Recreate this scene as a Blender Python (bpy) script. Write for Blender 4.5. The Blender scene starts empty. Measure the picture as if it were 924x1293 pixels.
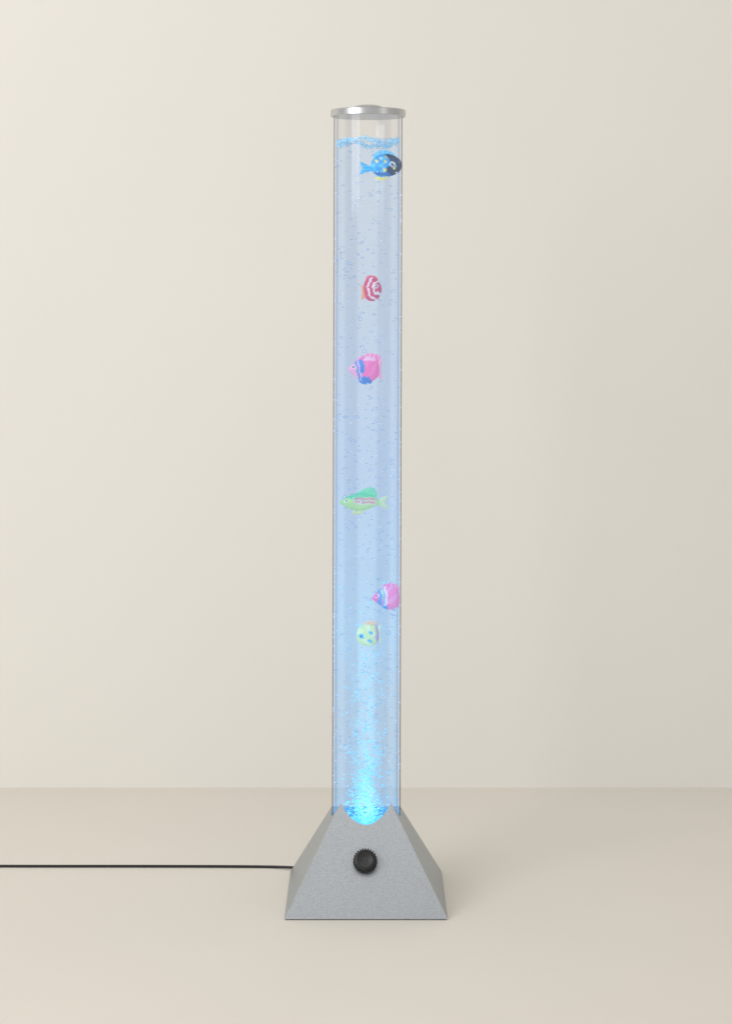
import bpy, bmesh, math, random
from mathutils import Vector
random.seed(7)
scn = bpy.context.scene
col = scn.collection
R = math.radians

# ------------------------------------------------------------------ helpers
def link(name, verts, faces, mat, parent=None, smooth=True):
    me = bpy.data.meshes.new(name)
    me.from_pydata(verts, [], faces); me.update()
    if smooth:
        for p in me.polygons: p.use_smooth = True
    o = bpy.data.objects.new(name, me); col.objects.link(o)
    if mat: me.materials.append(mat)
    if parent: o.parent = parent
    return o
def empty(name, loc, label, cat, group=None):
    o = bpy.data.objects.new(name, None); col.objects.link(o)
    o.location = loc; o.empty_display_size = .02
    o['label'] = label; o['category'] = cat
    if group: o['group'] = group
    return o
def lathe(name, prof, n, mat, parent, closed_ends=True, sharp=False):
    verts, faces = [], []
    for (r, z) in prof:
        for i in range(n):
            a = 2*math.pi*i/n
            verts.append((r*math.cos(a), r*math.sin(a), z))
    for k in range(len(prof)-1):
        for i in range(n):
            j = (i+1) % n
            faces.append((k*n+i, k*n+j, (k+1)*n+j, (k+1)*n+i))
    if closed_ends:
        faces.append(tuple(range(n-1, -1, -1)))
        faces.append(tuple((len(prof)-1)*n+i for i in range(n)))
    o = link(name, verts, faces, mat, parent)
    if sharp: o.data.set_sharp_from_angle(angle=R(32))
    return o
def new_mat(name):
    m = bpy.data.materials.new(name); m.use_nodes = True
    nt = m.node_tree; nt.nodes.clear()
    out = nt.nodes.new('ShaderNodeOutputMaterial')
    return m, nt, out
def principled(name, color, rough=.5, metal=0.0, noise=None, bump=None, spec=None, emit=None):
    m, nt, out = new_mat(name)
    p = nt.nodes.new('ShaderNodeBsdfPrincipled')
    p.inputs['Base Color'].default_value = (*color, 1)
    p.inputs['Roughness'].default_value = rough
    p.inputs['Metallic'].default_value = metal
    if spec is not None: p.inputs['Specular IOR Level'].default_value = spec
    if emit:
        p.inputs['Emission Color'].default_value = (*emit[0], 1); p.inputs['Emission Strength'].default_value = emit[1]
    nt.links.new(p.outputs[0], out.inputs[0])
    if noise or bump:
        tc = nt.nodes.new('ShaderNodeTexCoord')
    if noise:
        sc, lo, hi = noise
        n = nt.nodes.new('ShaderNodeTexNoise'); n.inputs['Scale'].default_value = sc
        n.inputs['Detail'].default_value = 3
        nt.links.new(tc.outputs['Object'], n.inputs['Vector'])
        r = nt.nodes.new('ShaderNodeValToRGB')
        r.color_ramp.elements[0].position = .35; r.color_ramp.elements[1].position = .65
        r.color_ramp.elements[0].color = (*[c*lo for c in color], 1)
        r.color_ramp.elements[1].color = (*[c*hi for c in color], 1)
        nt.links.new(n.outputs['Fac'], r.inputs['Fac'])
        nt.links.new(r.outputs[0], p.inputs['Base Color'])
    if bump:
        sc, st, di = bump
        n = nt.nodes.new('ShaderNodeTexNoise'); n.inputs['Scale'].default_value = sc
        nt.links.new(tc.outputs['Object'], n.inputs['Vector'])
        b = nt.nodes.new('ShaderNodeBump'); b.inputs['Strength'].default_value = st
        b.inputs['Distance'].default_value = di
        nt.links.new(n.outputs['Fac'], b.inputs['Height'])
        nt.links.new(b.outputs[0], p.inputs['Normal'])
    return m

# ------------------------------------------------------------------ materials
m_wall = principled('wall_paint', (.80, .775, .725), .9, noise=(1.2, .99, 1.01), spec=.1)
m_floor = principled('floor_paint', (.765, .722, .655), .7, noise=(2.0, .985, 1.01), bump=(600, .05, .0004), spec=.2)
m_base = principled('silver_sparkle_paint', (.36, .385, .41), .38, .6, noise=(1100, .80, 1.22), bump=(1500, .06, .0002))
m_edge = principled('edge_highlight_paint', (.95, .96, .97), .45, .25)  # pale bevel colour stands in for highlights along the base edges
m_cap = principled('brushed_aluminium', (.60, .61, .63), .33, 1.0)
m_knob = principled('black_plastic', (.012, .012, .013), .38)
m_cord = principled('black_rubber', (.01, .011, .011), .35)
m_eye = principled('black_eye_paint', (.01, .01, .015), .2)

def ramp_z(nt, stops, z0, z1):
    tc = nt.nodes.new('ShaderNodeTexCoord')
    sp = nt.nodes.new('ShaderNodeSeparateXYZ')
    nt.links.new(tc.outputs['Object'], sp.inputs[0])
    mr = nt.nodes.new('ShaderNodeMapRange')
    mr.inputs['From Min'].default_value = z0; mr.inputs['From Max'].default_value = z1
    nt.links.new(sp.outputs['Z'], mr.inputs['Value'])
    r = nt.nodes.new('ShaderNodeValToRGB')
    els = r.color_ramp.elements
    while len(els) < len(stops): els.new(.5)
    for e, (p, c) in zip(els, stops):
        e.position = p; e.color = (*c, 1)
    nt.links.new(mr.outputs[0], r.inputs['Fac'])
    return r

# water : tinted clear liquid with LED scatter imitated by an emission ramp over height
m_water, nt, out = new_mat('emissive_blue_water')
tr = nt.nodes.new('ShaderNodeBsdfTransparent')
rt = ramp_z(nt, [(0, (.80, .89, .95)), (.2, (.80, .875, .93)), (.5, (.80, .87, .93)), (1, (.84, .885, .925))], .1, .99)
nt.links.new(rt.outputs[0], tr.inputs[0])
em = nt.nodes.new('ShaderNodeEmission')
re = ramp_z(nt, [(0, (.02, .16, .32)), (.03, (.04, .095, .17)), (.14, (.055, .095, .16)), (.28, (.04, .12, .22)), (.5, (.05, .095, .18)), (.75, (.055, .08, .135)), (1, (.055, .075, .11))], .1, .99)
nt.links.new(re.outputs[0], em.inputs[0])
ad = nt.nodes.new('ShaderNodeAddShader')
nt.links.new(tr.outputs[0], ad.inputs[0]); nt.links.new(em.outputs[0], ad.inputs[1])
nt.links.new(ad.outputs[0], out.inputs[0])
m_top, nt, out = new_mat('water_surface')
tr = nt.nodes.new('ShaderNodeBsdfTransparent'); tr.inputs[0].default_value = (.86, .93, .97, 1)
nt.links.new(tr.outputs[0], out.inputs[0])

# clear acrylic wall: refraction bands and dark rims painted into the tint by viewing angle
m_tube, nt, out = new_mat('clear_acrylic')
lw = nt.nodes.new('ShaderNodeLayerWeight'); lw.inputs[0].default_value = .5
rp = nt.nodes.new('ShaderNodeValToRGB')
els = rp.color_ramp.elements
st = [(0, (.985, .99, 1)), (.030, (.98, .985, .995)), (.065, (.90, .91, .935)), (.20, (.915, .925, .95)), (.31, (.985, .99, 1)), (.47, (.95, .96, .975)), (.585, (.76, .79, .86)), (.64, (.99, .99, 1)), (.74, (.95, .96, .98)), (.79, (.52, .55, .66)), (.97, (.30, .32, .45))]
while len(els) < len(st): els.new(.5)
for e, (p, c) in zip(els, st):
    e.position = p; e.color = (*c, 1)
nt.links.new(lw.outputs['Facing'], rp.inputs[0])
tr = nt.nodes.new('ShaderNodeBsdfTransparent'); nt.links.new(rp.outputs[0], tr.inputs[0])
gl = nt.nodes.new('ShaderNodeBsdfGlossy'); gl.inputs['Roughness'].default_value = .08
pw = nt.nodes.new('ShaderNodeMath'); pw.operation = 'POWER'; pw.inputs[1].default_value = 5
nt.links.new(lw.outputs['Facing'], pw.inputs[0])
ma = nt.nodes.new('ShaderNodeMath'); ma.operation = 'MULTIPLY_ADD'; ma.inputs[1].default_value = .4; ma.inputs[2].default_value = .035
nt.links.new(pw.outputs[0], ma.inputs[0])
mx = nt.nodes.new('ShaderNodeMixShader')
nt.links.new(ma.outputs[0], mx.inputs[0]); nt.links.new(tr.outputs[0], mx.inputs[1]); nt.links.new(gl.outputs[0], mx.inputs[2])
nt.links.new(mx.outputs[0], out.inputs[0])

# air bubble in water: clear in the middle, dark blue rim shade painted in by viewing angle, faint emission
m_bub, nt, out = new_mat('air_bubble')
lw = nt.nodes.new('ShaderNodeLayerWeight'); lw.inputs[0].default_value = .5
rp = nt.nodes.new('ShaderNodeValToRGB'); els = rp.color_ramp.elements; els.new(.5)
for e, (p, c) in zip(els, [(.15, (1, 1, 1)), (.45, (.78, .86, .97)), (.8, (.36, .50, .78))]):
    e.position = p; e.color = (*c, 1)
nt.links.new(lw.outputs['Facing'], rp.inputs[0])
g = nt.nodes.new('ShaderNodeBsdfGlass'); g.inputs['IOR'].default_value = .8; g.inputs['Roughness'].default_value = 0
nt.links.new(rp.outputs[0], g.inputs['Color'])
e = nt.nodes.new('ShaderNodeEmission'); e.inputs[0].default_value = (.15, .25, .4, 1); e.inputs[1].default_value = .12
a = nt.nodes.new('ShaderNodeAddShader')
nt.links.new(g.outputs[0], a.inputs[0]); nt.links.new(e.outputs[0], a.inputs[1]); nt.links.new(a.outputs[0], out.inputs[0])
m_glint = principled('painted_glint_bubble', (.80, .87, .93), .1, emit=((.7, .85, 1), .16))  # pale colour and emission imitate white glints on bubbles
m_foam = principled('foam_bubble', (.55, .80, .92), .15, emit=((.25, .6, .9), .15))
m_plume = principled('rising_bubble', (.45, .78, .95), .2, emit=((.20, .66, 1), .30))  # emission stands in for LED light scattered by these bubbles
m_led, nt, out = new_mat('blue_led_lens')
e = nt.nodes.new('ShaderNodeEmission'); e.inputs[0].default_value = (.20, .72, 1, 1); e.inputs[1].default_value = .9
nt.links.new(e.outputs[0], out.inputs[0])

# emissive shell added to imitate light scattered by the fine rising bubbles
m_glow, nt, out = new_mat('plume_glow_emission')
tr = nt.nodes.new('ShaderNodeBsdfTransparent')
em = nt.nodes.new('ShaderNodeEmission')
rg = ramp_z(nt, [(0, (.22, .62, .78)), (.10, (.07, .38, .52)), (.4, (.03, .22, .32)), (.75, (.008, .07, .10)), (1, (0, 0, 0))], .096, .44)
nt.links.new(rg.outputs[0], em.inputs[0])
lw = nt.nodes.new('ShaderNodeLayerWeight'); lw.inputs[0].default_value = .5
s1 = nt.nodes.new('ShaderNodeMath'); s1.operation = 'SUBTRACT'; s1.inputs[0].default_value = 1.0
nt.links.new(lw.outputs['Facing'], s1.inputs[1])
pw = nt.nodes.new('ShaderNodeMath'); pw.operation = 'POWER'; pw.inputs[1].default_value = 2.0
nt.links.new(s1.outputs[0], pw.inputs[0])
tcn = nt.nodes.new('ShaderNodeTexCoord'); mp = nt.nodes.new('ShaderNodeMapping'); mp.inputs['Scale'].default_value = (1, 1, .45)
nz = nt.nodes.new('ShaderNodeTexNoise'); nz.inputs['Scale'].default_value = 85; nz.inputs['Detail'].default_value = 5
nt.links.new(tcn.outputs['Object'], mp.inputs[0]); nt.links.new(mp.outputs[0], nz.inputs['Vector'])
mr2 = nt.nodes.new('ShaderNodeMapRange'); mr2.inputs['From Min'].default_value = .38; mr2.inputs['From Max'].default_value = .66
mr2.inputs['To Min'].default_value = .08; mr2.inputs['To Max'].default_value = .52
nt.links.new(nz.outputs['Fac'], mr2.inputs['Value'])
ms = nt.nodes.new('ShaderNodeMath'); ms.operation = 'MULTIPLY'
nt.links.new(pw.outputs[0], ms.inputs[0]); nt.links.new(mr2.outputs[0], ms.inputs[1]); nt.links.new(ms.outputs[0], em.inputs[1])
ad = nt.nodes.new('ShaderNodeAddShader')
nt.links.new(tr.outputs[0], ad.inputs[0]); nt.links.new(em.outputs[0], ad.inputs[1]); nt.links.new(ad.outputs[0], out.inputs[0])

m_fish, nt, out = new_mat('painted_plastic_fish')
at = nt.nodes.new('ShaderNodeAttribute'); at.attribute_name = 'fish_paint'
p = nt.nodes.new('ShaderNodeBsdfPrincipled'); p.inputs['Roughness'].default_value = .3
nt.links.new(at.outputs['Color'], p.inputs['Base Color']); nt.links.new(p.outputs[0], out.inputs[0])
nt.links.new(at.outputs['Color'], p.inputs['Emission Color']); p.inputs['Emission Strength'].default_value = .26  # paint also emits faintly, in place of LED light on the fish

# ------------------------------------------------------------------ setting
WY = .562
o = link('floor', [(-6, -6, 0), (6, -6, 0), (6, WY, 0), (-6, WY, 0)], [(0, 1, 2, 3)], m_floor); o['kind'] = 'structure'
o = link('wall', [(-6, WY, -.05), (6, WY, -.05), (6, WY, 5), (-6, WY, 5)], [(0, 1, 2, 3)], m_wall); o['kind'] = 'structure'

# ------------------------------------------------------------------ lamp
LEAN = .0028
lamp = empty('bubble_lamp', (0, 0, 0), 'tall clear tube bubble lamp with glowing blue water on a silver pyramid base', 'lamp')
H = .1030; SL = 1.842; RB = .0458
Z0 = SL*(H-RB)
bm = bmesh.new()
NR = 96
def rz(deg):
    c, s = abs(math.cos(R(deg))), abs(math.sin(R(deg)))
    if 0 <= deg <= 180: return Z0
    return SL*(H-RB*max(c, s))
ring, low = {}, {}
for i in range(NR):
    dg = -180 + i*360/NR
    x, y = RB*math.cos(R(dg)), RB*math.sin(R(dg))
    z = rz(dg)
    ring[i] = bm.verts.new((x, y, z)); low[i] = bm.verts.new((x, y, .085))
def rr(d0, d1):
    a, b = round((d0+180)*NR/360), round((d1+180)*NR/360)
    stp = 1 if b >= a else -1
    return [ring[k % NR] for k in range(a, b+stp, stp)]
FL, FR, BR, BL = [bm.verts.new(v) for v in ((-H, -H, .0015), (H, -H, .0015), (H, H, .0015), (-H, H, .0015))]
CBR, CBL = bm.verts.new((RB, RB, Z0)), bm.verts.new((-RB, RB, Z0))
bm.faces.new([FL, FR] + rr(-45, -135))
bm.faces.new([FR, BR, CBR] + rr(0, -45))
bm.faces.new([BR, BL, CBL] + rr(90, 90) + [CBR])
bm.faces.new([BL, FL] + rr(-135, -180) + [CBL])
bm.faces.new(rr(0, 90) + [CBR]); bm.faces.new(rr(90, 180) + [CBL])
bm.faces.new([FL, BL, BR, FR])
for i in range(NR):
    j = (i+1) % NR
    bm.faces.new((ring[i], ring[j], low[j], low[i]))
bmesh.ops.recalc_face_normals(bm, faces=bm.faces)
me = bpy.data.meshes.new('base'); bm.to_mesh(me); bm.free()
base = bpy.data.objects.new('base', me); col.objects.link(base); base.parent = lamp
me.materials.append(m_base); me.materials.append(m_edge)
bv = base.modifiers.new('bevel', 'BEVEL'); bv.width = .0013; bv.segments = 2; bv.limit_method = 'ANGLE'; bv.angle_limit = R(35); bv.material = 1
def ring_box(name, h, z0, z1, mat, parent):
    v = [(-h, -h, z0), (h, -h, z0), (h, h, z0), (-h, h, z0), (-h, -h, z1), (h, -h, z1), (h, h, z1), (-h, h, z1)]
    f = [(0, 3, 2, 1), (4, 5, 6, 7), (0, 1, 5, 4), (1, 2, 6, 5), (2, 3, 7, 6), (3, 0, 4, 7)]
    return link(name, v, f, mat, parent, False)
ring_box('foot_pad', .099, .0003, .0014, m_knob, lamp)

# knob
nteeth = 26
def knob_ring(r, z, tooth):
    vs = []
    for i in range(nteeth*4):
        a = 2*math.pi*i/(nteeth*4)
        t = (0, 1, 1, 0)[i % 4]
        rr_ = r + tooth*t
        vs.append((rr_*math.cos(a), rr_*math.sin(a), z))
    return vs
prof = [(.0124, 0, .0), (.0134, .0008, .0020), (.0134, .0112, .0020), (.0122, .0130, .0014), (.0106, .0138, 0), (.0098, .0128, 0), (.004, .0118, 0)]
vs, fs = [], []
n4 = nteeth*4
for (r, z, t) in prof: vs += knob_ring(r, z, t)
for k in range(len(prof)-1):
    for i in range(n4):
        j = (i+1) % n4
        fs.append((k*n4+i, k*n4+j, (k+1)*n4+j, (k+1)*n4+i))
fs.append(tuple(range(n4-1, -1, -1))); fs.append(tuple((len(prof)-1)*n4+i for i in range(n4)))
knob = link('knob', vs, fs, m_knob, lamp, False)
nrm = Vector((0, -SL, 1)).normalized()
knob.rotation_mode = 'QUATERNION'; knob.rotation_quaternion = nrm.to_track_quat('Z', 'Y')
knob.location = Vector((-.001, -H+.0635/SL, .0635)) + nrm*.0003

# tube, water, cap
tube = lathe('tube', [(.0450, .088), (.0450, 1.0240)], 128, m_tube, lamp, False)
tube.rotation_euler.y = LEAN
ZW = .9935; RW = .0427
water = lathe('water', [(RW, .0965), (RW, ZW-.001), (RW-.0006, ZW)], 96, m_water, lamp)
water.data.materials.append(m_top); water.data.polygons[-1].material_index = 1
water.rotation_euler.y = LEAN
lathe('plume_glow_shell', [(.016, .0975), (.020, .14), (.025, .22), (.029, .32), (.031, .44)], 64, m_glow, water, False)  # added shell that only carries the painted glow of the plume
led = lathe('light_lens', [(.0435, .086), (.0435, .0925), (.040, .0945), (.012, .0955)], 64, m_led, lamp)
cap = lathe('cap', [(.0486, 1.0236), (.0492, 1.0242), (.0492, 1.0318), (.0484, 1.0326), (.030, 1.0328)], 96, m_cap, lamp, sharp=True)
cap.rotation_euler.y = LEAN
dome = lathe('cap_button', [(.0200, 1.0328), (.0198, 1.0355), (.0175, 1.0374), (.012, 1.0390), (.004, 1.0397)], 48, m_cap, cap)

# power cord
cv = [(-.06, .083, .012), (-.085, .100, .006), (-.10, .113, .0036), (-.13, .122, .0020), (-.2, .124, .0020), (-.33, .125, .0020), (-.5, .1255, .0020), (-.75, .13, .0020), (-1.1, .17, .0020), (-1.5, .28, .0020)]
def catmull(P, n):
    out = []
    for i in range(len(P)-1):
        p0 = P[max(i-1, 0)]; p1 = P[i]; p2 = P[i+1]; p3 = P[min(i+2, len(P)-1)]
        for k in range(n):
            t = k/n
            out.append(Vector([.5*((2*b)+(-a+c)*t+(2*a-5*b+4*c-d)*t*t+(-a+3*b-3*c+d)*t**3) for a, b, c, d in zip(p0, p1, p2, p3)]))
    out.append(Vector(P[-1])); return out
path = catmull(cv, 10)
vs, fs = [], []; NS = 14
for i, pnt in enumerate(path):
    d = (path[min(i+1, len(path)-1)]-path[max(i-1, 0)]).normalized()
    u = d.cross(Vector((0, 0, 1))).normalized(); w = u.cross(d)
    for k in range(NS):
        a = 2*math.pi*k/NS
        vs.append(tuple(pnt + (u*math.cos(a)+w*math.sin(a))*.0018))
for i in range(len(path)-1):
    for k in range(NS):
        j = (k+1) % NS
        fs.append((i*NS+k, i*NS+j, (i+1)*NS+j, (i+1)*NS+k))
link('power_cord', vs, fs, m_cord, lamp)

# ------------------------------------------------------------------ drawing unit of the lamp's own plane
U = .00104
def wz(py): return .797 + (365-py)*U
def wx(px): return (px-462)*U

# ------------------------------------------------------------------ bubbles
tmp = bmesh.new(); bmesh.ops.create_icosphere(tmp, subdivisions=2, radius=1)
IV = [v.co.copy() for v in tmp.verts]; IF = [tuple(v.index for v in f.verts) for f in tmp.faces]; tmp.free()
fish_boxes = [(453, 510, 188, 229), (456, 483, 347, 383), (437, 483, 446, 485), (428, 490, 615, 650), (468, 508, 737, 772), (448, 482, 784, 820)]
def clear_of_fish(x, y, z, m=.003):
    if abs(y) > .013: return True
    for (a, b, c, d) in fish_boxes:
        if wx(a)-m < x < wx(b)+m and wz(d)-m < z < wz(c)+m: return False
    return True
# bubbles rise in loose swarms
swarms = [(random.uniform(0, 6.28), random.uniform(.15, .98), random.uniform(.012, .04)) for _ in range(46)]
def rnd_pt(zlo, zhi, rmax=.0405, wall=.3):
    while True:
        if random.random() < .45:
            a0, z0, sp = random.choice(swarms)
            a = a0 + random.gauss(0, .6); z = random.gauss(z0, sp)
            if not zlo < z < zhi: continue
        else:
            a = random.uniform(0, 2*math.pi); z = random.uniform(zlo, zhi)
        r = rmax if random.random() < wall else rmax*math.sqrt(random.random())
        x, y = r*math.cos(a), r*math.sin(a)
        if clear_of_fish(x+LEAN*z, y, z): return Vector((x, y, z))
def blob(vs, fs, c, sx, sy, sz, tilt=0, bend=0):
    b = len(vs); ct, st = math.cos(tilt), math.sin(tilt)
    for v in IV:
        x, z = v.x*sx, v.z*sz + bend*sz*(v.x*v.x-.4)
        vs.append((c.x+x*ct-z*st, c.y+v.y*sy, c.z+x*st+z*ct))
    fs += [tuple(i+b for i in f) for f in IF]
bme = []
for k in range(9):
    vs, fs = [], []
    blob(vs, fs, Vector((0, 0, 0)), 1, 1, random.uniform(.35, .85), random.uniform(-.45, .45), random.uniform(-1, .8))
    me = bpy.data.meshes.new('bubble'); me.from_pydata(vs, [], fs); me.materials.append(m_bub if k < 7 else m_glint)
    for p in me.polygons: p.use_smooth = True
    bme.append(me)
for i in range(100):
    o = bpy.data.objects.new('bubble', bme[i % 9]); col.objects.link(o); o.parent = water
    o.location = rnd_pt(.2, ZW-.006, .040)
    s = random.uniform(.0018, .0032)*(.5 if i % 9 > 6 else 1); o.scale = (s, s*.7, s); o.rotation_euler = (0, 0, random.uniform(-.6, .6))
vs, fs = [], []
for i in range(720):
    s = random.uniform(.0005, .0012)**1 if random.random() < .6 else random.uniform(.001, .0019)
    blob(vs, fs, rnd_pt(.12, ZW-.004, .0408), s*random.uniform(1, 2.2), s, s*random.uniform(.35, .95), random.uniform(-.4, .4), random.uniform(-1, .8))
o = link('small_bubbles', vs, fs, m_bub, water); o['kind'] = 'stuff'
vs, fs = [], []
for i in range(200):
    s = random.uniform(.0004, .0010)
    blob(vs, fs, rnd_pt(.12, ZW-.004, .0415, .5), s*random.uniform(1, 1.6), s, s*random.uniform(.5, 1), random.uniform(-.4, .4))
for i in range(120):
    a = random.choice((0, math.pi)) + random.gauss(0, .12)
    s = random.uniform(.0006, .0015)
    blob(vs, fs, Vector((.0436*math.cos(a), .0436*math.sin(a), random.uniform(.14, ZW-.01))), s, s, s*random.uniform(.5, 1.2))
o = link('glint_bubbles', vs, fs, m_glint, water); o['kind'] = 'stuff'  # small bubbles coloured as white glints
vs, fs = [], []
n = 0
while n < 1250:
    t = random.expovariate(2.6)
    if t > 1.6: continue
    z = .098 + .20*t
    w = .016 + .011*t
    x, y = random.gauss(0, w*.65), random.gauss(0, w*.65)
    if x*x+y*y > .038**2: continue
    if random.random() > .5+.5*math.sin(z*150+x*120)*math.cos(x*260+z*60): continue
    s = random.choice((random.uniform(.0004, .0009), random.uniform(.0007, .0018)))
    blob(vs, fs, Vector((x, y, z)), s*1.35, s, s*.75, random.uniform(-.4, .4)); n += 1
o = link('bubble_plume', vs, fs, m_plume, water); o['kind'] = 'stuff'
vs, fs = [], []
for i in range(560):
    a = random.uniform(0, 2*math.pi); r = .0420-abs(random.gauss(0, .0035))
    s = random.uniform(.0006, .0021)
    dz = .0025*math.sin(a*3+1)+.0015*math.sin(a*7) - abs(random.gauss(0, .0026))
    blob(vs, fs, Vector(((r-s)*math.cos(a), (r-s)*math.sin(a), ZW-.001+dz)), s*1.2, s, s*.8)
o = link('surface_foam', vs, fs, m_foam, water); o['kind'] = 'stuff'

# ------------------------------------------------------------------ toy fish
def smooth_closed(P, n):
    out = []; L = len(P)
    for i in range(L):
        p0, p1, p2, p3 = P[i-1], P[i], P[(i+1) % L], P[(i+2) % L]
        for k in range(n):
            t = k/n
            out.append(tuple(.5*((2*b)+(-a+c)*t+(2*a-5*b+4*c-d)*t*t+(-a+3*b-3*c+d)*t**3) for a, b, c, d in zip(p0, p1, p2, p3)))
    return out
SAMP = [(0, 0), (0, 0)] + [(.9*math.cos(k*math.pi/4), .9*math.sin(k*math.pi/4)) for k in range(8)]
def puff(name, pts, thick, cfn, root, orig, rings=24, n=14, dy=0):
    P = smooth_closed(pts, n)
    cx = sum(p[0] for p in P)/len(P); cz = sum(p[1] for p in P)/len(P)
    N = len(P); vs, fs, cs = [], [], []
    def put(px, py, y):
        vs.append(((px-orig[0])*U, y+dy, (orig[1]-py)*U))
        # hand-painted wobble of the pattern
        qx = px + .7*math.sin(py*.55+px*.17) + .4*math.sin(py*1.3+2)
        qy = py + .6*math.sin(px*.50+py*.21) + .35*math.sin(px*1.2+1)
        acc = [0, 0, 0]
        for (a, b) in SAMP:
            c = cfn(qx+a, qy+b)
            for q in range(3): acc[q] += c[q]/len(SAMP)
        cs.append([acc[0]*.95+.02, acc[1]*.95+.03, acc[2]*.95+.04])  # paint lifted toward blue, imitating the haze of water in front
    for side in (-1, 1):
        b = len(vs)
        for r in range(rings+1):
            q = r/rings
            for p in P:
                put(cx+(p[0]-cx)*q, cz+(p[1]-cz)*q, side*thick*math.sqrt(max(0, 1-q*q)) )
        for r in range(rings):
            for i in range(N):
                j = (i+1) % N
                f = (b+r*N+i, b+r*N+j, b+(r+1)*N+j, b+(r+1)*N+i)
                fs.append(f if side < 0 else f[::-1])
    o = link(name, vs, fs, m_fish, root)
    ca = o.data.color_attributes.new('fish_paint', 'FLOAT_COLOR', 'POINT')
    for i, c in enumerate(cs): ca.data[i].color = (*c, 1)
    return o
def eye(root, orig, px, py, r, y):
    vs, fs = [], []
    blob(vs, fs, Vector(((px-orig[0])*U, y, (orig[1]-py)*U)), r*U, r*U*.6, r*U)
    return link('eye', vs, fs, m_eye, root)
def circ(x, y, cx, cy, r): return (x-cx)**2+(y-cy)**2 < r*r
def seg(x, c, w): return abs(x-c) < w
G = 'toy fish floating inside the lamp tube'
def fish(label, cx, bottom, y=0.0, dx=0):
    orig = (cx, bottom)
    return empty('toy_fish', (wx(cx+dx), y, wz(bottom)), label, 'toy fish', G), orig
BLUE = (.01, .34, .78); CY = (.06, .58, .90); NAVY = (.003, .008, .035); YEL = (.9, .8, .15); WHT = (.85, .88, .9)
# 1 blue
root, og = fish('blue spotted toy fish with dark head, highest in the tube just below the waterline', 481, 227, 0, 1.2)
def c1(x, y):
    if x > 489+3*math.sin((y-200)*.35):
        d = math.hypot((x-494)*1.1, y-208)
        if 2.0 < d < 3.8 and not (x > 496 and y > 209): return WHT
        if circ(x, y, 497, 212, 1.4): return YEL
        if circ(x, y, 503, 204, 1.6): return (.06, .12, .3)
        return NAVY
    for (a, b, r, c) in ((474, 203, 1.9, YEL), (480, 199, 1.4, WHT), (485, 204, 1.9, YEL), (478, 210, 1.4, CY), (484, 214, 2.4, YEL), (472, 213, 1.4, CY), (487, 198, 1.7, YEL)):
        if circ(x, y, a, b, r): return c
    if y > 217: return (.005, .16, .5)
    return CY if (math.sin(x*.5)+math.sin(y*.7)) > .5 else BLUE
puff('body', [(466, 211), (470, 200), (480, 194), (491, 194), (500, 198), (505, 203), (506, 210), (502, 217), (491, 222), (476, 221), (468, 216)], .0075, c1, root, og)
puff('tail_fin', [(469, 212), (461, 207), (453, 204), (456, 211), (453, 219), (461, 217), (469, 215)], .0016, lambda x, y: BLUE if int(y/2) % 2 else CY, root, og, 8)
puff('dorsal_fin', [(470, 201), (473, 192), (483, 189), (494, 192), (497, 198), (484, 197)], .0014, lambda x, y: CY if int(x/3) % 2 else (.25, .65, .9), root, og, 8)
puff('ventral_fin', [(476, 219), (473, 225), (483, 227), (492, 221), (484, 220)], .0014, lambda x, y: YEL if y > 223 else BLUE, root, og, 8)
eye(root, og, 494, 208, 1.3, -.0068)
# 2 red
root, og = fish('small round red toy fish with curved white stripes, second from the top', 469, 381)
RED = (.66, .03, .08)
def c2(x, y):
    d = math.hypot(x-478, (y-363)*.85)
    if 6.2 < d < 7.9 or 12.6 < d < 14.4: return WHT
    if 1.6 < math.hypot(x-475, y-361) < 2.7: return WHT
    if abs(y-370-math.sin(x*.8)*1.2) < .7 and x > 473: return WHT
    return RED
puff('body', [(459, 366), (460, 356), (466, 350), (474, 351), (480, 358), (482, 367), (478, 376), (470, 380), (462, 377)], .0085, c2, root, og)
puff('tail_fin', [(461, 364), (456, 360), (457, 369), (456, 378), (461, 374)], .0015, lambda x, y: (.8, .35, .15), root, og, 8)
puff('dorsal_fin', [(462, 353), (464, 348), (473, 348), (477, 353), (470, 351)], .0013, lambda x, y: (.75, .1, .15), root, og, 8)
eye(root, og, 475, 361, 1.1, -.0068)
# 3 hot pink with a blue patch
PNK = (.92, .14, .40); LPK = (.92, .42, .58); BL = (.05, .20, .58)
root, og = fish('hot pink toy fish with a blue patch behind its head, below the red striped one', 461, 484)
def c3(x, y):
    xx = x - (y-466)*.18
    if circ(x, y, 446, 463, 1.7): return WHT
    if seg(xx, 451.5, 1.3) and y > 456: return BL
    if seg(xx, 457.5, 3.0) and 454 < y < 471 - (x-458)*.7: return BL
    if 453 < xx < 454.3: return (.75, .6, .8)
    if y > 475 and 452 < xx < 465: return BL
    if xx < 450.5: return LPK
    if y < 455 and x > 460: return (.9, .5, .62)
    return PNK if math.sin(x*.5+y*.3) > -.6 else (.9, .22, .46)
puff('body', [(439, 465), (446, 459), (452, 452), (462, 449), (471, 451), (477, 457), (479, 466), (477, 475), (470, 481), (459, 482), (450, 477), (443, 471)], .0075, c3, root, og)
puff('tail_fin', [(476, 461), (482, 453), (481, 466), (482, 479), (476, 472)], .0015, lambda x, y: (.92, .35, .5), root, og, 8)
puff('dorsal_fin', [(454, 452), (464, 446), (480, 449), (477, 457), (468, 451)], .0013, lambda x, y: LPK if int(x/3) % 2 else PNK, root, og, 8)
puff('ventral_fin', [(453, 478), (456, 484), (466, 485), (470, 481), (462, 481)], .0013, lambda x, y: BL, root, og, 8)
eye(root, og, 446, 463, 1.1, -.0058)
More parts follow.
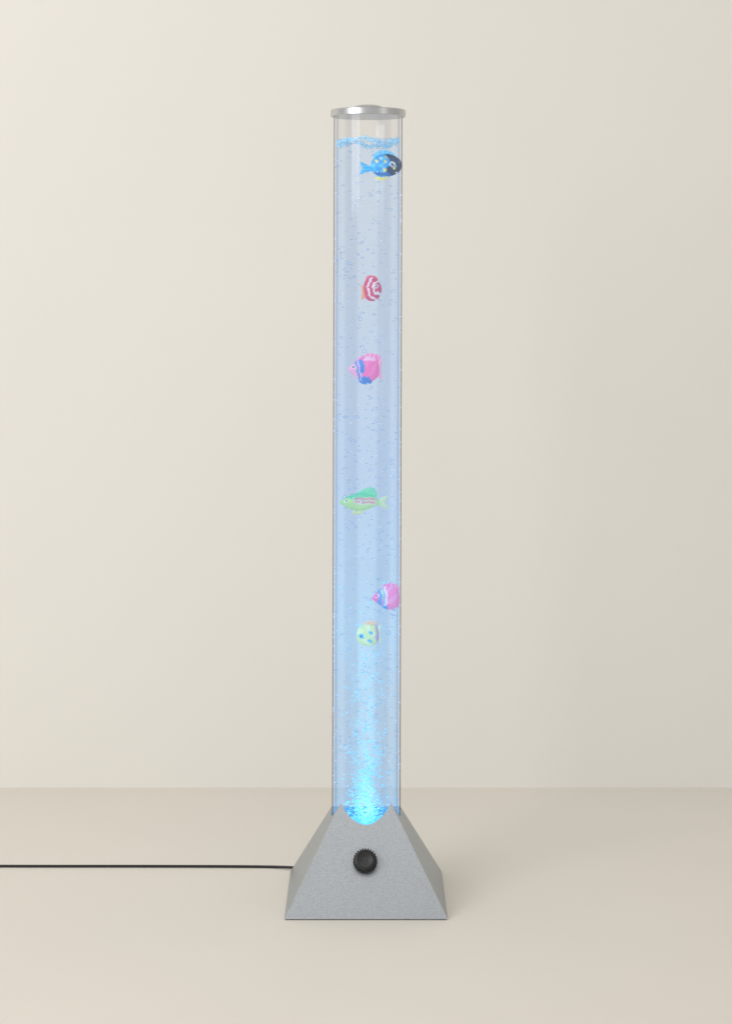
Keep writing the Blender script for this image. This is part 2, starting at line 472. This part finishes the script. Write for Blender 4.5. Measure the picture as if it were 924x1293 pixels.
# 4 green
GRN = (.12, .60, .26); YG = (.50, .72, .22)
root, og = fish('slim green and yellow toy fish with red side stripes, midway down the tube', 459, 650)
def c4(x, y):
    if circ(x, y, 437, 632, 1.6): return WHT
    for yy in (629.5, 633.5):
        if abs(y-yy-(x-460)*.04) < .8 and 448 < x < 474: return (.7, .08, .16)
    if 446 < x < 475 and 628 < y < 637: return (.65, .68, .45)
    if x < 434: return (.35, .65, .15)
    return GRN if y < 629 + 2*math.sin(x*.2) else YG
puff('body', [(429, 634), (437, 628), (448, 623), (460, 622), (470, 626), (478, 631), (478, 637), (470, 641), (458, 645), (445, 644), (435, 639)], .0068, c4, root, og)
puff('dorsal_fin', [(450, 624), (461, 617), (472, 616), (476, 627), (466, 626)], .0013, lambda x, y: GRN if int((x+y)/2.5) % 2 else (.25, .7, .35), root, og, 8)
puff('tail_fin', [(476, 632), (489, 626), (487, 634), (490, 643), (476, 637)], .0014, lambda x, y: (.62, .72, .38), root, og, 8)
puff('ventral_fin', [(448, 643), (445, 649), (456, 649), (459, 644)], .0013, lambda x, y: (.68, .72, .3), root, og, 8)
eye(root, og, 437, 632, 1.0, -.0046)
# 5 pink, white and blue
root, og = fish('pink toy fish with white middle and blue band, against the right tube wall', 489, 771, 0, .5)
def c5(x, y):
    xx = x + (y-754)*.22*(1 if y > 754 else -1)
    if circ(x, y, 475, 752, 1.6): return WHT
    if seg(xx, 480.3, 2.0): return (.03, .36, .72)
    if seg(xx, 483.3, .8) and y < 756: return YEL
    if seg(xx, 485.2, 1.0): return (.08, .45, .75)
    if y > 765 and xx < 492: return (.03, .32, .68)
    if xx < 479: return PNK
    if 486 < xx < 489.5: return (.95, .7, .8)
    return (.95, .20, .46) if math.sin(y*.4+x*.3) > -.7 else (.92, .34, .56)
puff('body', [(469, 755), (475, 748), (483, 741), (493, 739), (500, 742), (503.5, 749), (503.5, 762), (499, 768), (488, 770), (478, 764), (472, 759)], .0072, c5, root, og)
puff('tail_fin', [(500, 748), (503.5, 742), (503.5, 767), (500, 762)], .0015, lambda x, y: (.9, .3, .5), root, og, 8)
puff('dorsal_fin', [(480, 743), (488, 737), (500, 738), (502, 743), (492, 741)], .0013, lambda x, y: PNK if int(x/3) % 2 else LPK, root, og, 8)
eye(root, og, 475, 752, 1.0, -.0050)
# 6 pale yellow
root, og = fish('round pale yellow toy fish with blue spots, lowest of the six in the tube', 464, 818)
def c6(x, y):
    for (a, b, r) in ((456, 803, 3.4), (468, 798, 2.4), (467, 809, 2.6)):
        if circ(x, y, a, b, r): return (.06, .38, .62)
    if x > 474.5: return (.6, .3, .45)
    if y < 789: return (.75, .5, .2)
    return (.66, .74, .28) if math.sin(x*.4-y*.3) > -.3 else (.74, .80, .45)
puff('body', [(450, 801), (454, 792), (463, 787), (473, 789), (478, 797), (478, 808), (472, 815), (461, 816), (452, 811)], .008, c6, root, og)
puff('tail_fin', [(475, 797), (481, 789), (480, 800), (482, 812), (475, 806)], .0014, lambda x, y: (.70, .76, .45), root, og, 8)
puff('dorsal_fin', [(458, 789), (466, 784), (476, 786), (475, 792), (466, 788)], .0013, lambda x, y: (.8, .5, .3), root, og, 8)
eye(root, og, 456, 803, 1.1, -.0066)

# ------------------------------------------------------------------ lights
w = bpy.data.worlds.new('World'); scn.world = w; w.use_nodes = True
bg = w.node_tree.nodes['Background']
bg.inputs[0].default_value = (1.0, .985, .945, 1); bg.inputs[1].default_value = .54
def area(name, loc, target, sx, sy, power, color=(1, 1, 1), spec=1):
    l = bpy.data.lights.new(name, 'AREA'); l.shape = 'RECTANGLE'; l.size = sx; l.size_y = sy; l.energy = power; l.color = color
    l.specular_factor = spec
    o = bpy.data.objects.new(name, l); col.objects.link(o); o.location = loc
    o.rotation_euler = (Vector(target)-Vector(loc)).to_track_quat('-Z', 'Y').to_euler()
    return o
area('softbox', (-2.1, -2.2, 1.9), (-.35, .2, .4), 1.7, 1.9, 52, (.985, .99, 1), .7)
area('front_softbox', (.1, -1.9, 2.4), (0, -.9, 0), 1.4, 1.0, 9, (1, .98, .95), .5)
area('strip_softbox', (2.4, -2.2, 1.3), (0, .2, .5), .9, 1.8, 4, (1, .97, .87), .2)
pl = bpy.data.lights.new('led', 'POINT'); pl.energy = .05; pl.color = (.2, .65, 1); pl.shadow_soft_size = .01
po = bpy.data.objects.new('led', pl); col.objects.link(po); po.location = (0, 0, .115)

# ------------------------------------------------------------------ camera
cam = bpy.data.cameras.new('camera'); co = bpy.data.objects.new('camera', cam); col.objects.link(co)
co.location = (0, -2.601, .797); co.rotation_euler = (R(90), 0, 0)
cam.sensor_fit = 'HORIZONTAL'; cam.sensor_width = 36; cam.lens = 2500/924*36
cam.shift_y = -281.5/924; cam.clip_end = 50; cam.clip_start = .05
scn.camera = co
scn.view_settings.view_transform = 'Standard'; scn.view_settings.look = 'None'
